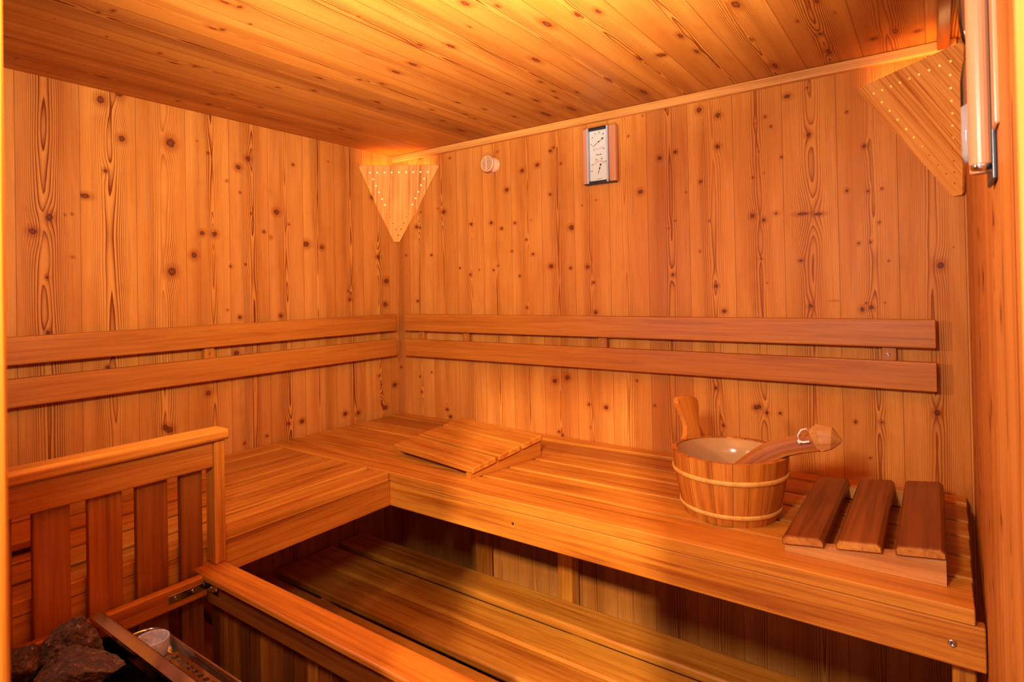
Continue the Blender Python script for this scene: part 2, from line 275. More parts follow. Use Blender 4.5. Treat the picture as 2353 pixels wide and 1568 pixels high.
KNOTS_BACK = [(0.289,1.776,0.0111,0.0082,1),(0.44,1.712,0.0077,0.0059,1),(0.696,1.897,0.0085,0.007,1),(0.766,1.909,0.0088,0.0074,1),(0.622,1.832,0.0094,0.0076,1),(0.825,1.953,0.0064,0.0054,1),(0.82,1.792,0.0053,0.0045,1),(0.58,1.987,0.0096,0.0078,0.5),(0.542,1.709,0.0073,0.0058,1),(0.593,1.683,0.0065,0.0053,1),(0.657,1.699,0.0058,0.0047,1),(0.71,1.631,0.0051,0.0042,1),(0.908,1.662,0.0101,0.0089,1),(0.818,1.525,0.0096,0.0082,1),(0.901,1.515,0.0056,0.0049,1),(0.971,1.517,0.0073,0.0065,1),(0.739,1.574,0.0055,0.0046,1),(0.675,1.493,0.0051,0.0042,1),(0.706,1.371,0.0051,0.0042,1),(0.375,1.535,0.0053,0.004,1),(0.43,1.506,0.0059,0.0045,1),(0.214,1.597,0.0064,0.0047,1),(0.061,1.604,0.0054,0.0038,1),(0.127,1.399,0.0067,0.0049,1),(0.13,1.725,0.0096,0.007,1),(0.148,1.72,0.0059,0.0043,1),(0.477,1.524,0.0038,0.003,1),(0.55,1.52,0.0048,0.0039,1),(0.573,1.537,0.0042,0.0034,1),(0.641,1.59,0.0046,0.0038,1),(0.156,1.788,0.0044,0.0032,1),(0.257,1.794,0.0077,0.0058,0.5),(0.869,1.9,0.0041,0.0036,1),(0.839,1.963,0.0048,0.0041,1),(0.953,1.738,0.0029,0.0026,1),(1.011,1.751,0.0029,0.0025,1),(0.994,1.461,0.0048,0.0043,1),(0.999,1.355,0.0067,0.006,1),(0.331,1.999,0.0048,0.0036,1),(0.159,2.023,0.0059,0.0042,1),(0.732,1.704,0.0056,0.0046,0.5),(1.379,1.998,0.0081,0.0081,1),(1.437,1.97,0.0078,0.008,1),(1.434,1.873,0.0069,0.007,1),(1.246,1.865,0.0071,0.0068,1),(1.299,1.877,0.0059,0.0057,1),(1.176,1.761,0.0086,0.0081,1),(1.379,1.77,0.0051,0.0051,1),(1.372,1.55,0.0061,0.0061,0.5),(1.564,1.633,0.0054,0.0058,1),(1.533,1.649,0.0069,0.0073,1),(1.599,1.65,0.0088,0.0066,0.6),(1.42,1.44,0.0064,0.0065,1),(1.443,1.361,0.0063,0.0065,1),(1.282,1.479,0.0053,0.0053,1),(1.554,1.518,0.0036,0.0038,1),(1.575,1.94,0.0036,0.0039,1),(1.59,1.908,0.0035,0.0038,1),(1.544,1.924,0.0028,0.0029,1),(1.617,1.813,0.0035,0.0038,1),(1.536,1.764,0.0033,0.0033,1),(1.636,1.988,0.0086,0.0065,1),(1.662,1.508,0.0063,0.0037,1),(1.332,1.743,0.0026,0.0026,1),(1.294,1.654,0.0027,0.0026,1),(1.271,1.631,0.0027,0.0026,1),(1.404,1.645,0.003,0.003,1),(1.568,1.773,0.0022,0.0024,1),(1.569,1.446,0.0023,0.0024,1),(1.19,2.015,0.0029,0.0027,1),(1.137,1.956,0.0035,0.0032,1),(1.27,2.022,0.0038,0.0037,1),(1.554,1.839,0.0023,0.0024,1),(1.69,1.866,0.0061,0.0067,1),(1.67,1.642,0.0161,0.0042,1),(1.71,1.638,0.012,0.0041,1),(1.782,1.696,0.0039,0.0046,1),(1.832,1.689,0.0034,0.004,1),(1.864,1.692,0.0029,0.0035,1),(1.826,1.812,0.0047,0.0055,1),(1.987,1.481,0.0076,0.0094,1),(1.876,1.498,0.0025,0.003,1),(1.856,1.602,0.003,0.0035,1),(1.807,1.549,0.0035,0.004,1),(1.835,1.55,0.0034,0.004,1),(1.685,1.377,0.0057,0.0062,1),(1.812,1.368,0.0055,0.0064,1),(1.833,1.374,0.0055,0.0065,1),(1.786,1.913,0.0031,0.0035,1),(1.689,2.001,0.0028,0.0032,1),(1.821,1.385,0.0026,0.003,1),(1.864,1.386,0.002,0.0025,1),(1.746,1.392,0.0224,0.0036,0.4),(2.015,1.526,0.0015,0.0019,1),(1.412,1.121,0.0053,0.0054,1),(1.529,1.072,0.0071,0.0074,1),(1.539,1.076,0.0064,0.0069,1),(1.56,1.06,0.0048,0.0052,1),(1.597,1.062,0.0042,0.0045,1),(1.433,1.007,0.0046,0.0048,1),(1.789,1.059,0.0041,0.0047,1),(1.851,1.065,0.007,0.0061,0.6),(1.972,1.103,0.0072,0.0088,1),(1.822,0.965,0.0027,0.0031,1),(0.824,1.1,0.0098,0.0084,1),(0.878,1.116,0.0101,0.0088,1),(0.965,1.027,0.0053,0.0048,1),(1.032,1.023,0.0082,0.0075,1),(0.838,0.914,0.0057,0.0049,1),(0.853,0.904,0.0057,0.0049,1),(0.969,0.946,0.0059,0.0052,0.5),(1.211,1.047,0.0037,0.0036,1),(1.149,1.125,0.0038,0.0036,1),(0.127,1.4,0.0065,0.0047,1),(0.396,1.259,0.0095,0.0073,1),(0.142,1.002,0.0064,0.0046,1),(0.289,0.94,0.008,0.006,1),(0.307,0.912,0.009,0.0068,1),(0.017,1.103,0.0068,0.0048,1),(0.203,1.092,0.0047,0.0034,1),(0.133,1.068,0.0054,0.0039,1)]
KNOTS_CEIL = [(1.177,-0.903,0.0069,0.014,1),(1.224,-0.851,0.0035,0.0075,1),(1.34,-0.709,0.0053,0.0126,1),(1.384,-0.695,0.0052,0.0126,1),(1.262,-0.712,0.0081,0.0196,1),(1.346,-0.386,0.005,0.0154,1),(1.404,-0.37,0.0108,0.0115,1),(1.484,-0.457,0.0057,0.0168,1),(1.484,-0.338,0.0046,0.0146,1),(0.952,-0.809,0.0052,0.0115,1),(1.008,-0.757,0.0063,0.0149,1),(0.773,-0.721,0.0064,0.0156,1),(0.85,-0.731,0.0067,0.0164,1),(1.125,-0.551,0.0068,0.0189,1),(1.211,-0.294,0.0041,0.0135,1),(1.248,-0.125,0.0073,0.0267,1),(0.986,-0.12,0.0087,0.0321,1),(0.885,-0.123,0.0096,0.036,1),(0.521,-0.151,0.006,0.0224,1),(1.113,-0.811,0.0027,0.006,1),(0.94,-0.269,0.0056,0.019,1),(0.908,-0.377,0.0043,0.0136,1),(1.637,-0.538,0.0067,0.0183,1),(1.634,-0.54,0.0064,0.0176,1),(1.625,-0.1,0.0066,0.0241,1),(1.78,-0.445,0.0047,0.0135,1),(1.76,-0.117,0.0063,0.0226,1),(1.863,-0.137,0.0084,0.0105,1),(1.909,-0.156,0.0058,0.0203,1),(1.953,-0.122,0.0081,0.0103,1),(1.728,-0.365,0.0028,0.0084,1),(1.804,-0.36,0.0021,0.0066,1),(1.399,-0.376,0.0086,0.0095,1),(1.621,-0.325,0.0047,0.0149,0.5),(1.759,-0.254,0.0035,0.0115,1),(0.535,-1.353,0.006,0.0036,1),(0.568,-1.337,0.0071,0.0037,1),(0.792,-1.183,0.0071,0.0047,1),(0.659,-1.149,0.0065,0.0063,1),(0.734,-1.126,0.0035,0.0037,1),(0.953,-1.001,0.0028,0.0036,1),(0.471,-0.769,0.0053,0.0081,1),(0.252,-0.902,0.0053,0.0072,1),(0.415,-0.851,0.0045,0.0065,1),(0.536,-0.579,0.0065,0.0113,1),(0.41,-1.175,0.0064,0.0038,1),(0.389,-1.079,0.0061,0.004,1),(0.428,-1.397,0.0022,0.0016,1),(0.125,-1.205,0.0027,0.003,1),(0.107,-0.896,0.0072,0.0067,1),(0.067,-0.972,0.0055,0.0061,1),(0.099,-1.379,0.0057,0.0024,1),(0.651,-0.745,0.0051,0.007,1),(0.416,-1.294,0.0042,0.0026,1),(0.237,-1.432,0.0035,0.0019,1)]

def WR(y): return 2.043+.018*y          # inner face of the right wall (it is not quite square)
def smooth1(x,seed,freqs=(.55,1.1,2.3),amps=(1,.6,.3)):
    r=np.random.RandomState(seed); o=np.zeros_like(x)
    for f,a in zip(freqs,amps): o+=a*np.sin(2*np.pi*(x*f*r.uniform(.8,1.2)+r.uniform()))
    return o/sum(amps)
def panel(name,u0,u1,v0,v1,joint0,pitch,pos,mat_,knots,step=.004,seed=1,hamp=.014,h0=.004,flip=False,freq=105.):
    """tongue and groove panelling as one mesh: every plank a strip of fine grid carrying its growth-ring field"""
    ks=math.floor((u0-joint0)/pitch); edges=[u0]
    k=ks+1
    while joint0+k*pitch<u1-1e-4:
        if joint0+k*pitch>u0+1e-4: edges.append(joint0+k*pitch)
        k+=1
    edges.append(u1); V=[];WC=[];WRr=[];Q=[];base=0
    nv=int((v1-v0)/step)+1; vv=np.linspace(v0,v1,nv)
    for i in range(len(edges)-1):
        a,b=edges[i],edges[i+1]; nu=max(2,int((b-a)/step)+1); uu=np.linspace(a,b,nu)
        U,VV=np.meshgrid(uu,vv,indexing='ij'); sd=seed*100+i; r=np.random.RandomState(sd)
        kk=math.floor((a+b)/2/pitch-joint0/pitch); pc=joint0+(kk+.5)*pitch
        mine=[q for q in knots if a-.01<=q[0]<=b+.01]
        u_c=pc+r.uniform(-.014,.014)+.006*smooth1(vv,sd+7)[None,:]
        if mine and r.uniform()<.5: pass
        h=h0+hamp*smooth1(vv,sd)[None,:]*r.uniform(.6,1.3)
        d=U-u_c; Rf=np.sqrt(d*d+(h*h)*1.0+1e-8)
        fr=freq*r.uniform(.75,1.3)
        field=Rf*fr*(1+2.6*np.abs(d)/pitch)
        field+=.35*smooth1(VV,sd+3,(1.5,3,6),(1,.5,.3))*np.clip(1-np.abs(d)/.05,0,1)
        kd=np.full(U.shape,9.,dtype=float)
        for (ku,kv,ru,rv,st) in mine:
            dd=np.sqrt(((U-ku)/ru)**2+((VV-kv)/rv)**2)/max(st,.01)**.5
            kd=np.minimum(kd,dd+(1-st)*.9)
            su=ru*1.5+.004; sv=ru*4+.010
            sg=1. if r.uniform()<.6 else -1.
            field+=sg*(ru/.006)*1.1*np.exp(-((U-ku)/su)**2-((VV-kv)/sv)**2)
        e=np.minimum(U-a,b-U)
        if i==0: e=np.minimum(b-U,1)
        if i==len(edges)-2: e=U-a
        tint=np.full(U.shape,r.uniform(-1,1))
        V.append(np.stack(pos(U,VV),-1).reshape(-1,3)); WC.append(np.stack([U,VV,kd],-1).reshape(-1,3)); WRr.append(np.stack([field,e,tint],-1).reshape(-1,3))
        idx=base+np.arange(nu*nv).reshape(nu,nv)
        q=np.stack([idx[:-1,:-1],idx[1:,:-1],idx[1:,1:],idx[:-1,1:]],-1).reshape(-1,4)
        if flip: q=q[:,::-1]
        Q.append(q); base+=nu*nv
    V=np.concatenate(V).astype(np.float32);WC=np.concatenate(WC).astype(np.float32);WRr=np.concatenate(WRr).astype(np.float32);Q=np.concatenate(Q).astype(np.int32)
    me=bpy.data.meshes.new(name); me.vertices.add(len(V)); me.vertices.foreach_set('co',V.ravel())
    me.loops.add(Q.size); me.loops.foreach_set('vertex_index',Q.ravel()); me.polygons.add(len(Q))
    me.polygons.foreach_set('loop_start',np.arange(0,Q.size,4,dtype=np.int32)); me.polygons.foreach_set('loop_total',np.full(len(Q),4,dtype=np.int32))
    me.update(calc_edges=True)
    for nm,arr in (('wc',WC),('wr',WRr)):
        at=me.attributes.new(nm,'FLOAT_VECTOR','POINT'); at.data.foreach_set('vector',arr.ravel())
    me.materials.append(mat_); o=bpy.data.objects.new(name,me); COL.objects.link(o); tag(o,kind='structure'); return o
H=2.05; YF=-1.785
panel('wall_left',YF,0,.0,H,-1.2135,.1460,lambda u,v:(u*0,u,v),M_PINE,KNOTS_LEFT,seed=4,flip=True,hamp=.018)
panel('wall_back',0,WR(0),.0,H,1.3405,.1397,lambda u,v:(u,u*0,v),M_PINEB,KNOTS_BACK,seed=7,hamp=.011,freq=115)
rr=random.Random(3)
kr=[(rr.uniform(-1.25,-.03),rr.uniform(.5,1.95),rr.uniform(.006,.022),rr.uniform(.004,.016),rr.choice((1,.7))) for _ in range(70)]
panel('wall_right',YF,0,.0,H,-.02,.14,lambda u,v:(2.043+.018*u,u,v),M_PINE2,kr,seed=9,step=.006,h0=.012,hamp=.03,freq=60)
kc=KNOTS_CEIL+[(rr.uniform(.05,1.1),rr.uniform(-1.5,-.1),.004,.011,1) for _ in range(26)]
panel('ceiling',0,WR(0)+.03,YF,0,1.693,.1375,lambda u,v:(u,v,u*0+H),M_CEIL,kc,seed=12,hamp=.015)
kf=[(rr.uniform(.05,1.5),rr.uniform(.3,1.95),.006,.007,1) for _ in range(20)]
fw=panel('wall_front',0,1.53,.0,H,.07,.14,lambda u,v:(u,u*0+YF,v),M_PINE,kf,seed=15,step=.012,flip=True)
fl=MB()
for i in range(15): board(fl,-.03+.1435*i,.1105+.1435*i,YF-.6,.0,-.03,0,'y',.002)
board(fl,-.05,2.12,YF-.6,.02,-.06,-.031,'x',.001)
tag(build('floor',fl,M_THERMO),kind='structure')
# trims
t=MB(); board(t,.0,WR(0)-.012,-.020,-.0005,2.0225,2.0495,'x',.003,tint=.2); tag(build('trim_1',t,M_TRIM),kind='structure')
t=MB(); board(t,WR(-.9)-.036,WR(-.9)-.010,YF,-.021,2.024,2.0495,'y',.003,tint=-.5); tag(build('trim_2',t,M_THERMO),kind='structure')
# door frame: the two posts the photograph is taken between
t=MB(); board(t,1.525,1.619,-1.90,-1.7775,0,H,'z',.004,tint=.3); tag(build('trim_3',t,M_BENCH),kind='structure')
t=MB(); board(t,1.998,2.09,-1.72,-1.60,0,H,'z',.003,tint=.6); tag(build('trim_4',t,M_TRIM),kind='structure')
t=MB(); board(t,1.50,2.12,-1.90,-1.79,1.94,2.06,'x',.004,tint=.3); tag(build('trim_5',t,M_BENCH),kind='structure')
# ------------------------------------------------------------------ benches
def leg(name,x,y,z0,z1,parent,w=.045,d=.07,m_=None):
    b=MB(); board(b,x-w/2,x+w/2,y-d/2,y+d/2,z0,z1,'z',.004); return build(name,b,m_ or M_BENCH,parent)
ZB=.900
b1=thing('sauna_bench','long orange slatted upper bench along the wall with the thermometer','bench',(1.0,-.32,0))
s=MB()
xe=[2.0105,2.0105,2.0105,2.0105,2.0105,2.0105]
rows=[(-.004,-.056,0,.001,.35),(-.078,-.186,-.002,.001,-1.3),(-.203,-.290,0,.001,.3),(-.304,-.403,0,.001,0),(-.415,-.512,0,.001,.5),(-.524,-.640,0,.004,.35)]
for (ya,yb,dz,_,ti) in rows:
    x1=WR((ya+yb)/2)-.016
    board(s,.012,x1,yb,ya,ZB-.027+dz,ZB+dz,'x',.003,tint=ti)
build('seat',s,M_BENCH,b1)
s=MB(); board(s,.629,WR(-.63)-.002,-.6385,-.614,.7985,.8725,'x',.0035,tint=.45); ap=build('fascia',s,M_BENCH,b1)
s=MB(); screw(s,(1.985,-.6385,.835),(0,-1,0),.0065); build('screw',s,M_STEEL,ap)
s=MB(); screw(s,(1.083,-.6385,.842),(0,-1,0),.0035); build('screw',s,M_DARKSTEEL,ap)
for x in (.66,1.30,1.96):
    s=MB(); board(s,x-.02,x+.02,-.612,-.01,.80,.8725,'y',.003,tint=-.3); build('crossbeam',s,M_BENCH,b1)
leg('leg',.945,-.135,0,.80,b1,.055,.05); leg('leg',2.001,-.575,0,.80,b1,.034,.06); leg('leg',.52,-.06,0,.80,b1,.05,.05)
s=MB(); board(s,.92,1.95,-.16,-.11,.76,.80,'x',.003,tint=-.3); build('crossbeam',s,M_BENCH,b1)

b2=thing('sauna_bench','upper side bench of slats along the left wall behind the stove guard','bench',(.32,-1.2,0))
s=MB()
for i,(xa,xb,ti) in enumerate([(.006,.092,.0),(.107,.202,-.9),(.2185,.3135,-.6),(.3295,.4265,-.1),(.4435,.536,.3),(.5525,.6305,.2)]):
    board(s,xa,xb,YF+.006,-.6435,ZB-.027,ZB,'y',.003,tint=ti)
build('seat',s,M_BENCH,b2)
s=MB(); board(s,.604,.6285,YF+.004,-.612,.7985,.8725,'y',.0035,tint=.1); build('fascia',s,M_BENCH,b2)
for y in (-.72,-1.30,-1.74):
    s=MB(); board(s,.01,.602,y-.02,y+.02,.80,.8725,'x',.003,tint=-.3); build('crossbeam',s,M_BENCH,b2)
leg('leg',.56,-1.74,0,.80,b2); leg('leg',.06,-1.30,0,.80,b2)

ZL=.45
b3=thing('sauna_bench','lower step bench of wide polished slats below the long upper bench','bench',(1.0,-.66,0))
s=MB()
for (ya,yb,ti) in [(-.240,-.358,.7),(-.390,-.510,1.1),(-.516,-.638,.0),(-.669,-.788,.7),(-.794,-.916,.2),(-.948,-1.07,.6)]:
    board(s,.03,2.005,yb,ya,ZL-.028,ZL,'x',.009,tint=ti,k=5)
build('seat',s,M_BENCH,b3)
s=MB(); board(s,.03,2.0,-1.065,-1.04,.345,.4215,'x',.003,tint=-.3); build('fascia',s,M_BENCH,b3)
for x in (.30,1.1,1.93):
    s=MB(); board(s,x-.02,x+.02,-1.04,-.25,.37,.4215,'y',.003,tint=-.3); build('crossbeam',s,M_BENCH,b3)
    leg('leg',x,-1.02,0,.37,b3); leg('leg',x,-.29,0,.37,b3)

# ------------------------------------------------------------------ backrests
r1=thing('backrest','two orange backrest boards on the wall below the thermometer','backrest',(1.03,-.03,1.25))
for z0,z1,ti in ((1.271,1.3445,.1),(1.1615,1.2360,-.1)):
    s=MB(); board(s,.089,1.9735,-.0435,-.0215,z0,z1,'x',.004,tint=ti); build('rail',s,M_REST,r1)
for x in (.165,.415,1.034,1.872):
    s=MB(); board(s,x-.0165,x+.0165,-.0215,-.001,1.175,1.335,'z',.002,tint=-.4); br=build('bracket',s,M_REST,r1)
    s=MB(); screw(s,(x-.002,-.0215,1.250),(0,-1,0),.0045); build('screw',s,M_STEEL,br)
r2=thing('backrest','two orange backrest boards running along the left wall into the corner','backrest',(.03,-.9,1.25))
for z0,z1,ti in ((1.271,1.3445,-.1),(1.1615,1.2360,-.3)):
    s=MB(); board(s,.0245,.0465,YF+.01,-.049,z0,z1,'y',.004,tint=ti); build('rail',s,M_REST,r2)
for y in (-.864,-1.62):
    s=MB(); board(s,.001,.0245,y-.0165,y+.0165,1.175,1.335,'z',.002,tint=.3); br=build('bracket',s,M_REST,r2)
    s=MB(); screw(s,(.0245,y,1.250),(1,0,0),.0045); build('screw',s,M_STEEL,br)

# ------------------------------------------------------------------ headrests
def headrest(label,loc,rz,L,D,hf,hr,mslat,mwedge,tints,st=.018,flip=1,inset=.012,group='wooden headrests'):
    """wedge shaped headrest: local x = along the slats' length or width, rising towards +y; three slats"""
    t=thing('headrest',label,'headrest',loc,rz,group)
    # wedges at both ends (planes x=const), slats along x laid up the slope
    ang=math.atan2(hr-hf,D)
    for sx in (-1,1):
        x0=sx*(L/2-inset-.009); mb=MB(); w=.009
        pr=[(-D/2,0),(D/2,0),(D/2,hr-st),(-D/2,hf-st)]
        vs=[(x0-w,p[0],p[1]) for p in pr]+[(x0+w,p[0],p[1]) for p in pr]
        fs=[(0,3,2,1),(4,5,6,7)]+[(i,(i+1)%4,(i+1)%4+4,i+4) for i in range(4)]
        mb.add(vs,fs,[(v[1],v[2]+sx,v[0]) for v in vs],tints[3]); build('wedge',mb,mwedge,t,world=False)
    n=3; gap=.010; wdt=(D/math.cos(ang)-gap*(n-1))/n
    for i in range(n):
        c=-D/2/math.cos(ang)+wdt/2+i*(wdt+gap)
        mb=MB(); rot=Matrix.Rotation(ang,4,'X')
        B=Matrix(((0,0,1),(1,0,0),(0,1,0))).to_4x4()
        M=Matrix.Translation((0,c*math.cos(ang),(hf+hr)/2-st+c*math.sin(ang)+st/2/math.cos(ang)*1.0))@rot@B
        prism(mb,rrect(wdt,st,.0035,3),L,M,.003,tint=tints[i]); build('slat',mb,mslat,t,world=False)
    return t
headrest('light orange headrest lying at the corner end of the long upper bench','headrest') if 0 else None
headrest('orange slatted headrest on the long bench nearest the room corner',(.7205,-.3845,ZB+.0005),R(-9.5),.400,.300,.034,.074,M_BENCH,M_WEDGE if 0 else M_REST,(-.2,.5,.2,0))
headrest('orange headrest on the left bench, half seen through the stove guard',(.250,-1.575,ZB+.0005),R(90),.36,.30,.030,.080,M_REST,M_REST,(-.2,-.2,-.2,-.4))
# dark headrest: slats run front to back, wedge rises to the right
t=thing('headrest','dark reddish-brown slatted headrest beside the bucket','headrest',(1.846,-.362,ZB+.0005),0,'wooden headrests')
Wd,Dp=.268,.425; h0,h1=.034,.068; st=.018; ang=math.atan2(h1-h0,Wd)
for sy in (-1,1):
    mb=MB(); yc=sy*(Dp/2-.010); w=.010; pr=[(-Wd/2+.004,0),(Wd/2,0),(Wd/2,h1-st),(-Wd/2+.004,h0-st)]
    vs=[(p[0],yc-w,p[1]) for p in pr]+[(p[0],yc+w,p[1]) for p in pr]
    fs=[(0,1,2,3),(7,6,5,4)]+[((i+1)%4,i,i+4,(i+1)%4+4) for i in range(4)]
    mb.add(vs,fs,[(v[0],v[2]+sy,v[1]) for v in vs],.0)
    o=build('wedge',mb,M_WEDGE,t,world=False)
gap=.021; wdt=(Wd/math.cos(ang)-2*gap)/3
for i in range(3):
    c=-Wd/2/math.cos(ang)+wdt/2+i*(wdt+gap); mb=MB()
    B=Matrix(((-1,0,0),(0,0,1),(0,1,0))).to_4x4()
    M=Matrix.Translation((c*math.cos(ang),-.003,(h0+h1)/2-st/2+c*math.sin(ang)))@Matrix.Rotation(-ang,4,'Y')@B
    pf=[(-wdt/2,-st/2),(wdt/2,-st/2),(wdt/2,st/2-.007),(wdt/2-.006,st/2),(-wdt/2+.006,st/2),(-wdt/2,st/2-.007)]
    prism(mb,pf,Dp+.01,M,.002,tint=(-.1,.45,-.3)[i],endmi=1); build('slat',mb,[M_THERMO,M_ENDGRAIN],t,world=False)

# ------------------------------------------------------------------ railing and stove guard
g2=thing('stove_guard','wooden stove guard with a tall railing of upright boards and a wide flat front rail','guard',(.95,-1.4,0)); g1=g2
s=MB(); board(s,.622,.682,YF+.004,-1.158,1.118,1.142,'y',.008,tint=.35,k=4,eb=.004); build('top_rail',s,M_BENCH,g1)
s=MB(); board(s,.650,.668,YF+.004,-1.190,1.060,1.1175,'y',.003,tint=-.9); build('lower_rail',s,M_BENCH,g1)
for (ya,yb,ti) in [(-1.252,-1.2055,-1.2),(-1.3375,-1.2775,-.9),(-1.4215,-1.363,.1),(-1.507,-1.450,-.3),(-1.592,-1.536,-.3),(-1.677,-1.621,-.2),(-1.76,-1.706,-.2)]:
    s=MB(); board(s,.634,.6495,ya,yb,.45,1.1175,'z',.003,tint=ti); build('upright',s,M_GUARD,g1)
s=MB(); board(s,.632,.671,-1.1895,-1.165,.8465,1.1175,'z',.003,tint=.25); build('post',s,M_BENCH,g1)
s=MB(); board(s,.634,.6495,-1.7,-1.2,.41,.45,'y',.003); build('bottom_rail',s,M_GUARD,g1)
for y in (-1.24,-1.70):
    s=MB(); board(s,.6335,.6495,y-.02,y+.02,0,.41,'z',.003); build('leg',s,M_GUARD,g1)

s=MB(); board(s,.6295,1.40,-1.228,-1.166,.832,.8455,'x',.004,tint=.55,k=4); build('front_top_rail',s,M_GUARD,g2)
s=MB(); board(s,.672,1.40,-1.218,-1.200,.782,.8315,'x',.003,tint=-1.5); fa=build('front_rail',s,M_GUARD,g2)  # dark tint: partly the wood, partly shade put into the colour
s=MB(); board(s,.672,.692,-1.70,-1.2185,.797,.8415,'y',.004,tint=.2); build('side_rail',s,M_GUARD,g2)
x=.668;i=0
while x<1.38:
    wv=[.032,.030,.038,.030][i%4]; s=MB(); board(s,x,x+wv,-1.1995,-1.184,.03,.8315,'z',.003,tint=[-1.7,-.5,-1.1,-1.9][i%4]); build('upright',s,M_GUARD,g2); x+=wv+.004+.005*(i%3==2); i+=1  # uprights tinted darker, partly own tone and partly painted shade
s=MB(); board(s,1.36,1.395,-1.70,-1.2185,.797,.8315,'y',.004,tint=.2); build('side_rail',s,M_GUARD,g2)
for (lx,ly) in ((.682,-1.66),(1.38,-1.66)):
    s=MB(); board(s,lx-.01,lx+.01,ly-.02,ly+.02,0,.7965,'z',.003); build('leg',s,M_GUARD,g2)
# angle bracket joining the side rail and the front rail
s=MB()
board(s,.6922,.6938,-1.298,-1.2185,.813,.829,'y',.0006); board(s,.6922,.738,-1.2202,-1.2186,.809,.826,'x',.0006)
bk=build('angle_bracket',s,M_STEEL,g2)
for p,nv in (((.6940,-1.285,.821),(1,0,0)),((.6940,-1.250,.821),(1,0,0)),((.708,-1.2204,.8175),(0,-1,0)),((.729,-1.2204,.8175),(0,-1,0))):
    s=MB(); screw(s,p,nv,.004); build('screw',s,M_STEEL,bk)

# ------------------------------------------------------------------ stove
sv=thing('sauna_stove','steel sauna stove filled with stones inside the wooden guard','stove',(.92,-1.5,0))
s=MB(); X0,X1,Y0,Y1=.700,1.22,-1.74,-1.335
def sheet(mb,x0,x1,y0,y1,z0,z1): board(mb,x0,x1,y0,y1,z0,z1,'x',.0005,eb=.0004)
sheet(s,X0,X0+.004,Y0,-1.42,.12,.81); sheet(s,X1-.004,X1,Y0,Y1,.12,.81); sheet(s,X0,X1,Y0,Y0+.004,.12,.85); sheet(s,X0,X1,-1.430,-1.426,.12,.84)
sheet(s,X0,X1,Y0,Y1,.12,.124); sheet(s,X0,X1,Y1-.004,Y1,.12,.70)
build('casing',s,M_DARKSTEEL,sv)
for lx in (X0+.04,X1-.04):
    for ly in (Y0+.04,Y1-.04):
        s=MB(); board(s,lx-.015,lx+.015,ly-.015,ly+.015,0,.12,'z',.003); build('leg',s,M_DARKSTEEL,sv)
# folded steel divider between the stones and the water tray
s=MB(); prof=[(-1.4375,.832),(-1.4370,.846),(-1.4350,.8500),(-1.4190,.8555),(-1.4165,.8540),(-1.4155,.80)]
vs=[];n=len(prof)
for xx in (.6935,1.22): vs+= [(xx,p[0],p[1]) for p in prof]+[(xx,p[0]+.0015,p[1]-.002) for p in reversed(prof)]
n2=2*n; fs=[(i,(i+1)%n2,(i+1)%n2+n2,i+n2) for i in range(n2)]+[tuple(range(n2-1,-1,-1)),tuple(n2+i for i in range(n2))]
s.add(vs,fs); build('divider',s,M_STEEL,sv)
# water tray: rounded stainless tray
def rr2(x0,x1,y0,y1,r,k=8):
    return [((x0+x1)/2+p[0],(y0+y1)/2+p[1]) for p in rrect(x1-x0,y1-y0,r,k)]
s=MB(); lv=[]
for (ins,z) in ((-.004,.7885),(-.0045,.790),(-.003,.7915),(0,.7905),(.001,.788),(.003,.764),(.006,.7605),(.012,.7600)):
    lv.append([(p[0],p[1],z) for p in rr2(.703+ins,1.20-ins,-1.398+ins,-1.330-ins,.030-ins*.5)])
vs=[p for l in lv for p in l]; m_=len(lv[0]); fs=[]
for j in range(len(lv)-1):
    for i in range(m_): fs.append((j*m_+i,j*m_+(i+1)%m_,(j+1)*m_+(i+1)%m_,(j+1)*m_+i))
fs.append(tuple((len(lv)-1)*m_+i for i in range(m_))); s.add(vs,fs,smooth=True); tr=build('water_tray',s,M_STEEL,sv)
# perforated plate in the tray
holes=[]
for i in range(17): holes.append((.832+.0183*i,-1.3495,.0066,.0052)); holes.append((.824+.0183*i,-1.3675,.0062,.0048)); holes.append((.832+.0183*i,-1.3855,.0062,.0048))
vs,fs=curve_plate(rr2(.815,1.19,-1.394,-1.338,.004,2),holes,.0014)
s=MB(); s.add([(v[0],v[1],v[2]+.7805) for v in vs],fs); build('perforated_plate',s,M_STEEL,tr)
cup=MB(); cx,cy=.7735,-1.366
cp=[(.0001,.7615),(.012,.7615),(.020,.766),(.0255,.775),(.0285,.788),(.0295,.8035),(.0280,.8050),(.0258,.8030),(.0245,.792),(.020,.782),(.012,.777),(.0001,.776)]
cy+=.0015; lathe(cup,cp,cx,cy,40); co=build('stone_bowl',cup,M_SOAP); tag(co,'small grey-pink soapstone bowl standing in the steel stove tray','bowl')

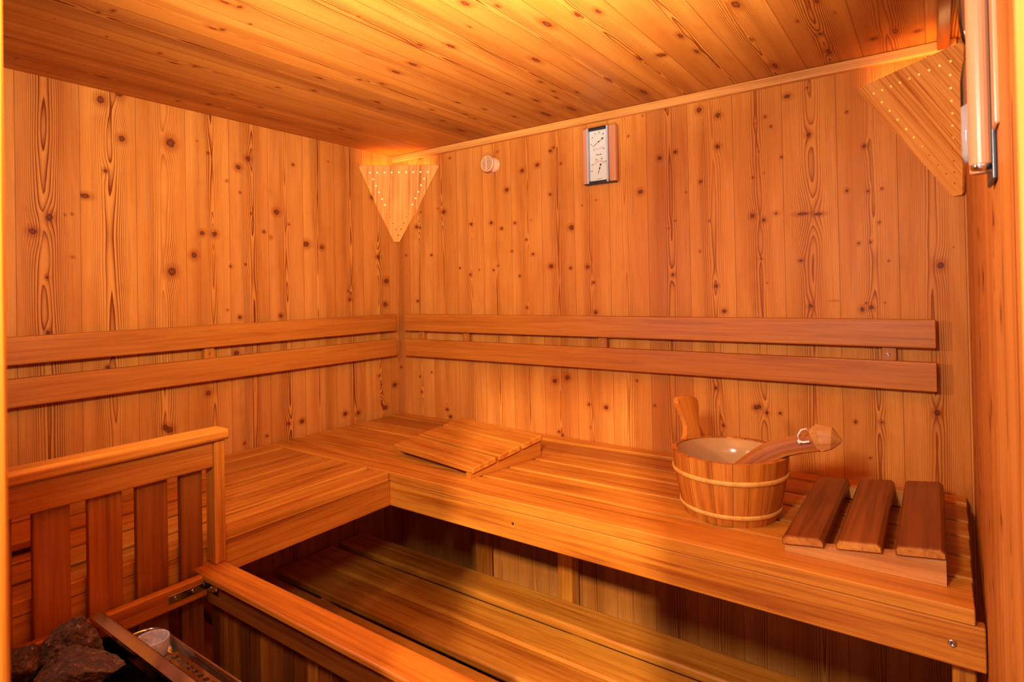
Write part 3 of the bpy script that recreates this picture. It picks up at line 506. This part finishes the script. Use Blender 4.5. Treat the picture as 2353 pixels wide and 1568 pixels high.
# ------------------------------------------------------------------ stones
def rock(label,loc,sz,seed,rz=0,det=4):
    import bmesh
    bm=bmesh.new(); bmesh.ops.create_icosphere(bm,subdivisions=det+1,radius=1); r=random.Random(seed)
    pl=[(Vector((r.uniform(-1,1),r.uniform(-1,1),r.uniform(-.9,1))).normalized(),r.uniform(.42,.82)) for _ in range(13)]
    from mathutils import noise as nz
    off=Vector((seed*3.1,seed*1.7,0))
    for v in bm.verts:
        p=v.co.copy()
        for nrm,dd in pl:
            q=p.dot(nrm)
            if q>dd: p-=nrm*(q-dd)*.92
        d=.10*nz.noise(p*2.2+off)+.06*nz.noise(p*6+off)+.03*nz.noise(p*15+off)
        p+=v.co*d; v.co=Vector((p.x*sz[0],p.y*sz[1],p.z*sz[2]))
    bm.transform(Matrix.Rotation(rz,4,'Z'))
    me=bpy.data.meshes.new('heater_stone'); bm.to_mesh(me); bm.free(); me.materials.append(M_STONE)
    me.polygons.foreach_set('use_smooth',[False]*len(me.polygons))
    o=bpy.data.objects.new('heater_stone',me); COL.objects.link(o); o.location=loc
    return tag(o,label,'stone','stones heaped in the stove')
rock('uppermost brown stove stone, leaning against the guard rail',(.775,-1.490,.850),(.052,.045,.046),3,.5)
rock('largest stove stone in front, broad with a pale rough face',(.868,-1.515,.850),(.092,.058,.048),8,.15)
rock('dark stove stone at the left, beside the door post',(.748,-1.565,.848),(.058,.050,.045),12,.9)
rock('brown stove stone low down beside the door post',(.815,-1.610,.800),(.062,.050,.048),21,.2)
rock('reddish stove stone at the bottom edge below the largest one',(.935,-1.600,.800),(.065,.050,.045),27,1.2)
rock('small rough stove stone at the right end of the heap',(.985,-1.497,.826),(.050,.045,.050),33,.7)
for (x_,y_,z_,k_) in ((.77,-1.47,.745,41),(.87,-1.46,.735,42),(.98,-1.50,.72,43),(.76,-1.58,.735,44),(.87,-1.58,.71,45),(.98,-1.60,.70,46),(1.09,-1.52,.72,47),(1.10,-1.62,.74,48),(.80,-1.68,.73,49),(.92,-1.69,.73,50),(1.04,-1.69,.74,51)):
    rock('dark stove stone deep in the gaps between the upper ones',(x_+.006,y_-.016,z_),(.055,.05,.045),k_,k_*.7,2)

# ------------------------------------------------------------------ bucket and ladle
bc=(1.564,-.4135); bk=thing('sauna_bucket','round wooden bucket with two pale hoops standing on the long bench','bucket',(bc[0],bc[1],ZB))
rb,rt,hb=.103,.1315,.148
ns=18; rs2=random.Random(11)
s=MB(); a0=.13; cuts=[a0+2*math.pi*(i+rs2.uniform(-.18,.18))/ns for i in range(ns)]
def rad(z): f_=z/hb; return rb+(rt-rb)*(f_**.85)+.004*math.sin(math.pi*f_)
for i in range(ns):
    a=cuts[i]; b_=cuts[(i+1)%ns]+(2*math.pi if i==ns-1 else 0); ti=rs2.uniform(-1,1); g=.004
    nz_=6; na=5; vs=[];gc=[]
    for j in range(nz_+1):
        z=.0+hb*j/nz_
        for kx in range(na+1):
            aa=a+g+(b_-a-2*g)*kx/na
            vs.append((math.cos(aa)*rad(z),math.sin(aa)*rad(z),z)); gc.append((z+i,aa*.12,i*.3))
    for j in range(nz_+1):
        z=hb*j/nz_
        for kx in range(na+1):
            aa=a+g+(b_-a-2*g)*kx/na; ri=rad(z)-.011
            vs.append((math.cos(aa)*ri,math.sin(aa)*ri,z)); gc.append((z+i,aa*.12,i*.3+.02))
    c_=na+1; o2=(nz_+1)*c_; fs=[]
    for j in range(nz_):
        for kx in range(na):
            q=j*c_+kx; fs.append((q,q+1,q+1+c_,q+c_)); fs.append((o2+q,o2+q+c_,o2+q+1+c_,o2+q+1))
        fs.append((j*c_,(j+1)*c_,o2+(j+1)*c_,o2+j*c_)); fs.append((j*c_+na,o2+j*c_+na,o2+(j+1)*c_+na,(j+1)*c_+na))
    for kx in range(na):
        q=nz_*c_+kx; fs.append((q,q+1,o2+q+1,o2+q)); fs.append((kx,o2+kx,o2+kx+1,kx+1))
    s.add(vs,fs,gc,ti,False)
build('staves',s,M_BUCKET,bk,world=False)
for z,tt in ((.104,.0),(.024,.0)):
    s=MB(); pr=[]
    w2=.0058; 
    for k_ in range(9):
        a=-math.pi/2+math.pi*k_/8; pr.append((rad(z+w2*math.sin(a))+.0005+.0042*math.cos(a),z+w2*math.sin(a)))
    lathe(s,pr,0,0,72); build('hoop',s,M_HOOP,bk,world=False)
s=MB(); lathe(s,[(rad(0)-.012,.004),(.0001,.004)],0,0,48); build('base',s,M_BUCKET,bk,world=False)
s=MB(); ri=lambda z:rad(z)-.0118
lathe(s,[(ri(hb)+.0,hb-.003),(ri(hb)-.0016,hb-.0035),(ri(.1)-.0018,.1),(ri(.05)-.0018,.05),(ri(.012)-.002,.014),(ri(.012)-.010,.010),(.0001,.010)],0,0,64)
build('liner',s,M_LINER,bk,world=False)
# upright stave handle: paddle shape rising from the far left of the rim
s=MB(); an=R(148); 
prof=[(-.030,-.020),(-.024,.0),(-.019,.012),(-.0165,.030),(-.018,.050),(-.0235,.072),(-.0265,.086),(-.025,.096),(-.018,.1015),(-.004,.103),(.014,.1015),(.023,.097),(.0265,.088),(.025,.072),(.0195,.050),(.0175,.030),(.021,.012),(.032,.0),(.040,-.020)]
th=.0085; vs=[];gc=[]
rx=rt-.003
U_=Vector((-math.sin(an),math.cos(an),0)); Nn=Vector((math.cos(an),math.sin(an),0))
U_=-U_
for sgn in (1,-1):
    for (px_,pz) in prof:
        p=Nn*(rx+sgn*th*(1)+.30*max(0,pz))+U_*px_*1.28+Vector((0,0,hb+pz)); vs.append(p); gc.append((pz,px_,sgn*.01))
n=len(prof); fs=[tuple(range(n)),tuple(n+i for i in range(n-1,-1,-1))]+[((i+1)%n,i,n+i,n+(i+1)%n) for i in range(n)]
s.add(vs,fs,gc,.3); h=build('handle',s,M_HOOP if 0 else M_BUCKET,bk,world=False)
mo=h.modifiers.new('bevel','BEVEL'); mo.width=.002; mo.segments=2; mo.limit_method='ANGLE'

# ladle: flat wooden handle leaning out of the bucket over the right rim
ld=thing('sauna_ladle','dark wooden ladle leaning in the bucket, its blunt handle end sticking out','ladle',(1.60,-.43,.93))
def slab(mb,path,widths,thick,up,tint=0):
    """flat board bent along a path: widths across, thick along up-ish"""
    vs=[];gc=[];d=0
    for i,p in enumerate(path):
        p=Vector(p); t_=(Vector(path[min(i+1,len(path)-1)])-Vector(path[max(i-1,0)])).normalized()
        s_=t_.cross(Vector(up)).normalized(); u_=s_.cross(t_).normalized(); w_=widths[i]/2; h_=(thick[i] if isinstance(thick,list) else thick)/2
        if i: d+=(p-Vector(path[i-1])).length
        for (a,b_) in ((-.8,-1),(.8,-1),(1,-.5),(1,.5),(.8,1),(-.8,1),(-1,.5),(-1,-.5)):
            vs.append(p+s_*w_*a+u_*h_*b_); gc.append((d,w_*a,h_*b_))
    n=8; fs=[]
    for i in range(len(path)-1):
        for k_ in range(n): fs.append((i*n+k_,i*n+(k_+1)%n,(i+1)*n+(k_+1)%n,(i+1)*n+k_))
    fs.append(tuple(range(n-1,-1,-1))); fs.append(tuple((len(path)-1)*n+k_ for k_ in range(n)))
    mb.add(vs,fs,gc,tint)
s=MB()
path=[(1.515,-.405,.938),(1.590,-.415,1.0),(1.628,-.418,1.032),(1.655,-.420,1.053),(1.688,-.42,1.071),(1.722,-.42,1.083),(1.757,-.42,1.093)]
slab(s,path,[.022,.026,.028,.028,.028,.029,.031],[.030,.038,.044,.044,.040,.039,.041],(0,.25,1))
build('handle',s,M_LADLE,ld)
s=MB()
# sawn, faceted handle end
slab(s,[(1.750,-.42,1.096),(1.762,-.4195,1.102),(1.785,-.419,1.103),(1.803,-.419,1.100)],[.036,.046,.040,.010],[.042,.058,.046,.008],(0,.25,1),.6)
build('knob',s,M_KNOB,ld)
s=MB(); lathe(s,[(.0001,0),(.022,.003),(.033,.014),(.036,.030),(.034,.030),(.031,.015),(.02,.006),(.0001,.003)],0,0,32,axis=Matrix.Translation((1.505,-.405,.914))); build('bowl',s,M_LADLE,ld)
s=MB(); tube(s,[(1.724,-.437,1.094),(1.722,-.445,1.108),(1.728,-.443,1.120),(1.737,-.435,1.122),(1.741,-.428,1.114)],.0016); tube(s,[(1.723,-.442,1.094),(1.733,-.446,1.094),(1.745,-.446,1.0975)],.0023)
tube(s,[(1.724,-.437,1.088),(1.7235,-.443,1.096)],.0032); build('hanging_cord',s,M_CORD,ld)

# ------------------------------------------------------------------ corner lamps
def lamp(label,A,B,T,bulb,tipw,mtints,boards,gs):
    A,B,T=Vector(A),Vector(B),Vector(T); Mid=(A+B)/2; W=(B-A).length; sx=(B-A).normalized(); ty=(Mid-T); Hh=ty.length; ty.normalize()
    nrm=sx.cross(ty).normalized()
    root=thing('corner_lamp',label,'lamp',tuple(Mid),0,'triangular corner lamps')
    hs=[]; k=W/1120; kh=Hh/1030
    raw=[(415+101.5*i,460) for i in range(9)]+[(460,547),(503,632),(545,718),(592,808),(635,887),(677,970),(714,1053),(757,1140),(800,1222),(840,1305),(1180,547),(1140,632),(1105,718),(1070,803),(1028,887),(993,970),(953,1053),(915,1140),(880,1222)]
    for x_,y_ in raw: hs.append(((x_-820)*k,Hh-(y_-370)*kh,.0031))
    outer=[(-W/2+.006,Hh),(-W/2,Hh-.008),(-tipw/2,.004),(-tipw/2+.004,0),(tipw/2-.004,0),(tipw/2,.004),(W/2,Hh-.008),(W/2-.006,Hh)]
    vs,fs=curve_plate(outer,hs,.006,10); s=MB()
    gc=[(v[1]*gs[0]+v[0]*gs[1]+3,v[0]*gs[0]-v[1]*gs[1]+1.3,v[2]) for v in vs]
    s.add([T+sx*v[0]+ty*v[1]+nrm*v[2] for v in vs],fs,gc,mtints)
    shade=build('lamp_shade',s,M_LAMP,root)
    # added glowing sheet behind the upper part of the shade, makes its holes look lit
    hw=W/2-.03; back=nrm if (T+nrm-Vector(bulb)).length<(T-nrm-Vector(bulb)).length else -nrm
    s=MB(); pp=[(-hw,Hh-.012),(hw,Hh-.012),(hw*.42,Hh*.42),(-hw*.42,Hh*.42)]
    vs=[T+sx*a+ty*b+back*(.0065+c) for c in (0,.0012) for a,b in pp]; s.add(vs,[(0,1,2,3),(7,6,5,4)]+[((i+1)%4,i,i+4,(i+1)%4+4) for i in range(4)]); build('glow_sheet',s,M_GLOW,root)
    s=MB(); bl=Vector(bulb); lathe(s,[(.0001,-.034),(.014,-.031),(.024,-.021),(.028,-.006),(.026,.008),(.018,.022),(.013,.030)],0,0,24,axis=Matrix.Translation(bl)@Matrix.Rotation(math.pi,4,'X')); build('bulb',s,M_BULB,root)
    s=MB(); lathe(s,[(.0001,.0),(.017,.0),(.019,.004),(.019,.030),(.0001,.030)],0,0,24,axis=Matrix.Translation(bl-Vector((0,0,.062)))); build('socket',s,M_BLACK,root)
    return root
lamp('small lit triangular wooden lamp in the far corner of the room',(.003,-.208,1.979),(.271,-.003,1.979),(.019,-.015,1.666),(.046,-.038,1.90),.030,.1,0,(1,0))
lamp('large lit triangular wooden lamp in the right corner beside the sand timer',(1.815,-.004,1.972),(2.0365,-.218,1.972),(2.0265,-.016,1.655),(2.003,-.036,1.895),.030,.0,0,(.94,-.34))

# ------------------------------------------------------------------ air vent plug
s=MB(); q=Vector((-.12,-1,.0)).to_track_quat('Z','Y').to_matrix().to_4x4(); q.translation=Vector((.566,-.0005,1.936))
v1=thing('vent_plug','round beige slotted vent plug on the wall left of the thermometer','vent',(.566,0,1.936))
lathe(s,[(.0285,0),(.0275,.020),(.026,.021),(.026,.038)],0,0,40,axis=q); build('collar',s,M_PLASTIC,v1)
s=MB(); lathe(s,[(.0290,.036),(.0320,.038),(.0325,.042),(.0315,.0455),(.0300,.047),(.0290,.0455),(.0288,.042)],0,0,40,axis=q); cp_=build('cap',s,M_PLASTIC,v1)
s=MB(); lathe(s,[(.0289,.0422),(.0001,.0422)],0,0,40,axis=q); build('slots',s,M_SLOT,cp_)
s=MB()
for i in range(-4,5):
    y_=i*.0062; hw=math.sqrt(max(.0286**2-y_**2,0)); prism(s,rrect(.0030,.004,.0006,1),2*hw,q@Matrix.Translation((0,y_,.0445))@Matrix.Rotation(math.pi/2,4,'Y')@Matrix.Rotation(math.pi/2,4,'Z'),.0004)
prism(s,rrect(.0045,.0045,.0008,1),.056,q@Matrix.Translation((-.004,0,.0447))@Matrix.Rotation(math.pi/2,4,'X'),.0004)
build('grille',s,M_PLASTIC,cp_)
s=MB(); 
for i in range(14):
    a=2*math.pi*i/14; p=q@Vector((math.cos(a)*.0262,math.sin(a)*.0262,.030)); prism(s,rrect(.003,.014,.0006,1),.0035,Matrix.Translation(p)@q.to_3x3().to_4x4()@Matrix.Rotation(a,4,'Z')@Matrix.Rotation(math.pi/2,4,'Y'),.0003)
build('rib',s,M_PLASTIC,v1) if 0 else None

# ------------------------------------------------------------------ thermometer / hygrometer
tc=(1.0355,0,1.9025); th_=thing('thermometer_hygrometer','white two-dial thermometer and hygrometer between peach wooden side strips','thermometer',tc)
tilt=Matrix.Translation(tc)
def TB(x0,x1,y0,y1,z0,z1,m_,name,parent,r=.002,axis='z',k=3,tint=0):
    s=MB(); board(s,tc[0]+x0,tc[0]+x1,y0,y1,tc[2]+z0,tc[2]+z1,axis,r,tint=tint,k=k); return build(name,s,m_,parent)
TB(-.064,-.0435,-.0275,-.001,-.0965,.0965,M_PEACH,'side_profile',th_,.008,k=6)
TB(.0385,.067,-.0275,-.001,-.0965,.0965,M_PEACH,'side_profile',th_,.008,k=6)
TB(-.0435,-.0375,-.0305,-.001,-.0975,.0975,M_WHITE,'edge_strip',th_,.0015); TB(.0325,.0385,-.0305,-.001,-.0975,.0975,M_WHITE,'edge_strip',th_,.0015)
TB(-.037,.032,-.019,-.001,-.088,.088,M_FACE,'dial_plate',th_,.001)
TB(-.0375,.0325,-.026,-.001,.088,.0985,M_BLACK,'end_cap',th_,.002,'x'); TB(-.056,.060,-.026,-.001,-.0995,-.0885,M_BLACK,'end_cap',th_,.003,'x')
FY=-.0192
def arc(mb,cx,cz,r,a0,a1,w,y=FY-.0002,n=24):
    vs=[]
    for i in range(n+1):
        a=R(a0+(a1-a0)*i/n)
        for rr_ in (r-w/2,r+w/2): vs.append((tc[0]+cx+rr_*math.cos(a),y,tc[2]+cz+rr_*math.sin(a)))
    for i in range(n+1):
        a=R(a0+(a1-a0)*i/n)
        for rr_ in (r-w/2,r+w/2): vs.append((tc[0]+cx+rr_*math.cos(a),y+.0003,tc[2]+cz+rr_*math.sin(a)))
    o=2*(n+1); fs=[(2*i,2*i+2,2*i+3,2*i+1) for i in range(n)]+[(2*i+1,2*i+3,2*i+3+o,2*i+1+o) for i in range(n)]+[(2*i,2*i+o,2*i+2+o,2*i+2) for i in range(n)]
    mb.add(vs,fs)
def tick(mb,cx,cz,r0,r1,a,w): 
    a=R(a); d=Vector((math.cos(a),0,math.sin(a))); e=Vector((-math.sin(a),0,math.cos(a)))*w/2; c=Vector((tc[0]+cx,FY,tc[2]+cz))
    vs=[c+d*r0-e,c+d*r1-e,c+d*r1+e,c+d*r0+e]; vs=[v+Vector((0,-.0003,0)) for v in vs]+[v+Vector((0,.0002,0)) for v in vs]
    mb.add(vs,[(0,1,2,3),(4,7,6,5),(0,4,5,1),(1,5,6,2),(2,6,7,3),(3,7,4,0)])
ink=MB(); red=MB(); ink2=MB(); red2=MB()
for i in range(25): tick(ink,-.001,.046,.026,.0285 if i%5 else .030,-60+300*i/24,.0005)
arc(red,-.001,.046,.0235,-122,-50,.0013)
for i in range(21): tick(ink2,.0,-.046,.0262,.0285 if i%4 else .030,-20+220*i/20,.0005)
arc(red2,.0,-.046,.0245,42,138,.0015)
def digits(mb,txt,cx,cz,size):
    cu=bpy.data.curves.new('t','FONT'); cu.body=txt; cu.size=size; cu.align_x='CENTER'; cu.align_y='CENTER'; cu.extrude=.0002
    o=bpy.data.objects.new('t',cu); COL.objects.link(o); dg=bpy.context.evaluated_depsgraph_get(); me=bpy.data.meshes.new_from_object(o.evaluated_get(dg))
    vs=[(tc[0]+cx+v.co.x,FY-.0001+(-v.co.z),tc[2]+cz+v.co.y) for v in me.vertices]; fs=[tuple(reversed(p.vertices)) for p in me.polygons]
    mb.add(vs,fs); bpy.data.objects.remove(o); bpy.data.curves.remove(cu); bpy.data.meshes.remove(me)
for i,tx in enumerate(('20','40','60','80','100')):
    a=R([190,152,112,72,38][i]); digits(ink2,tx,.033*math.cos(a)*.93,-.046+.034*math.sin(a),.0075)
for i,tx in enumerate(('10','20','30','40','60','80','90')):
    a=R([-130,-172,146,116,86,52,-50][i]); digits(ink,tx,-.001+.032*math.cos(a)*.92,.046+.0335*math.sin(a),.0065)
for i,w_ in enumerate((.003,.0022,.0026,.0022,.0026,.003)): # illegible maker's mark
    tick(ink,-.0095+.0036*i,.0005,0,[.0045,.003,.0034,.003,.0045,.003][i],90,w_*.75)
mk=MB()
for i in range(9): tick(mk,-.009+.0022*i,-.0825,0,.0012,90,.0016)
build('maker_mark',mk,M_INK,th_); build('dial_print',ink,M_INK,th_); build('red_scale_arc',red,M_RED,th_); build('dial_print',ink2,M_INK,th_); build('red_scale_arc',red2,M_RED,th_)
for (cx_,cz_,a,l1,l2) in ((.000,.047,33,.017,.026),(.0015,-.0455,72,.013,.020)):
    s=MB(); d=Vector((math.cos(R(a)),0,math.sin(R(a)))); c=Vector((tc[0]+cx_,FY-.0018,tc[2]+cz_))
    tube(s,[c-d*l2,c,c+d*l1],[.0008,.0007,.0006],6); lathe(s,[(.0001,0),(.0026,0),(.0026,.0015),(.0001,.0015)],0,0,14,axis=Matrix.Translation(c+Vector((0,.0008,0)))@Matrix.Rotation(math.pi/2,4,'X'))
    lathe(s,[(.0001,0),(.0032,0),(.0032,.0012),(.0001,.0012)],0,0,14,axis=Matrix.Translation(c+d*l1+Vector((0,.0005,0)))@Matrix.Rotation(math.pi/2,4,'X')); build('needle',s,M_INK,th_)

# ------------------------------------------------------------------ sand timer on the right wall
ty_=-1.15; wx=WR(ty_); tm=thing('sand_timer','tall sand timer with peach wooden strips and white sand on the right wall','sand timer',(wx,ty_,1.5))
s=MB(); board(s,wx-.0045,wx-.001,ty_-.040,ty_+.025,1.530,1.80,'z',.001); build('back_plate',s,M_BLACK,tm)
def rodz(name,x,y,z0,z1,r,m_,rx=None):
    s=MB(); M=Matrix.Translation((x,y,(z0+z1)/2)); prism(s,[(r*math.cos(a)*(rx or 1),r*math.sin(a)) for a in [2*math.pi*i/20 for i in range(20)]],z1-z0,M,.001,smooth=False,tint=0); return build(name,s,m_,tm)
rodz('side_profile',wx-.0118,ty_-.030,1.545,1.79,.0088,M_PEACH); rodz('side_profile',wx-.0105,ty_+.025,1.545,1.775,.0075,M_PEACH)
s=MB(); lathe(s,[(.0078,0),(.0080,-.0035),(.007,-.005),(.0001,-.005)],0,0,20,axis=Matrix.Translation((wx-.0118,ty_-.030,1.5455))); build('end_cap',s,M_STEEL,tm)
s=MB(); board(s,wx-.0045,wx-.0008,ty_-.075,ty_-.0455,1.572,1.79,'z',.001); build('flange',s,M_PEACH,tm)
gx=wx-.0165; gy=ty_-.004
s=MB(); lathe(s,[(.0001,1.552),(.006,1.553),(.0082,1.560),(.0082,1.630),(.006,1.648),(.0015,1.657),(.0015,1.661),(.006,1.670),(.0082,1.688),(.0082,1.76),(.006,1.768),(.0001,1.769)],gx,gy,24); build('glass_tube',s,M_GLASS,tm)
s=MB(); lathe(s,[(.0001,1.5545),(.0055,1.5545),(.0075,1.561),(.0075,1.606),(.0001,1.610)],gx,gy,24); build('sand',s,M_SAND,tm)
for z in (1.771,):
    s=MB(); board(s,wx-.027,wx-.0045,ty_-.018,ty_+.012,z,z+.007,'y',.002); build('tube_holder',s,M_BLACK,tm)
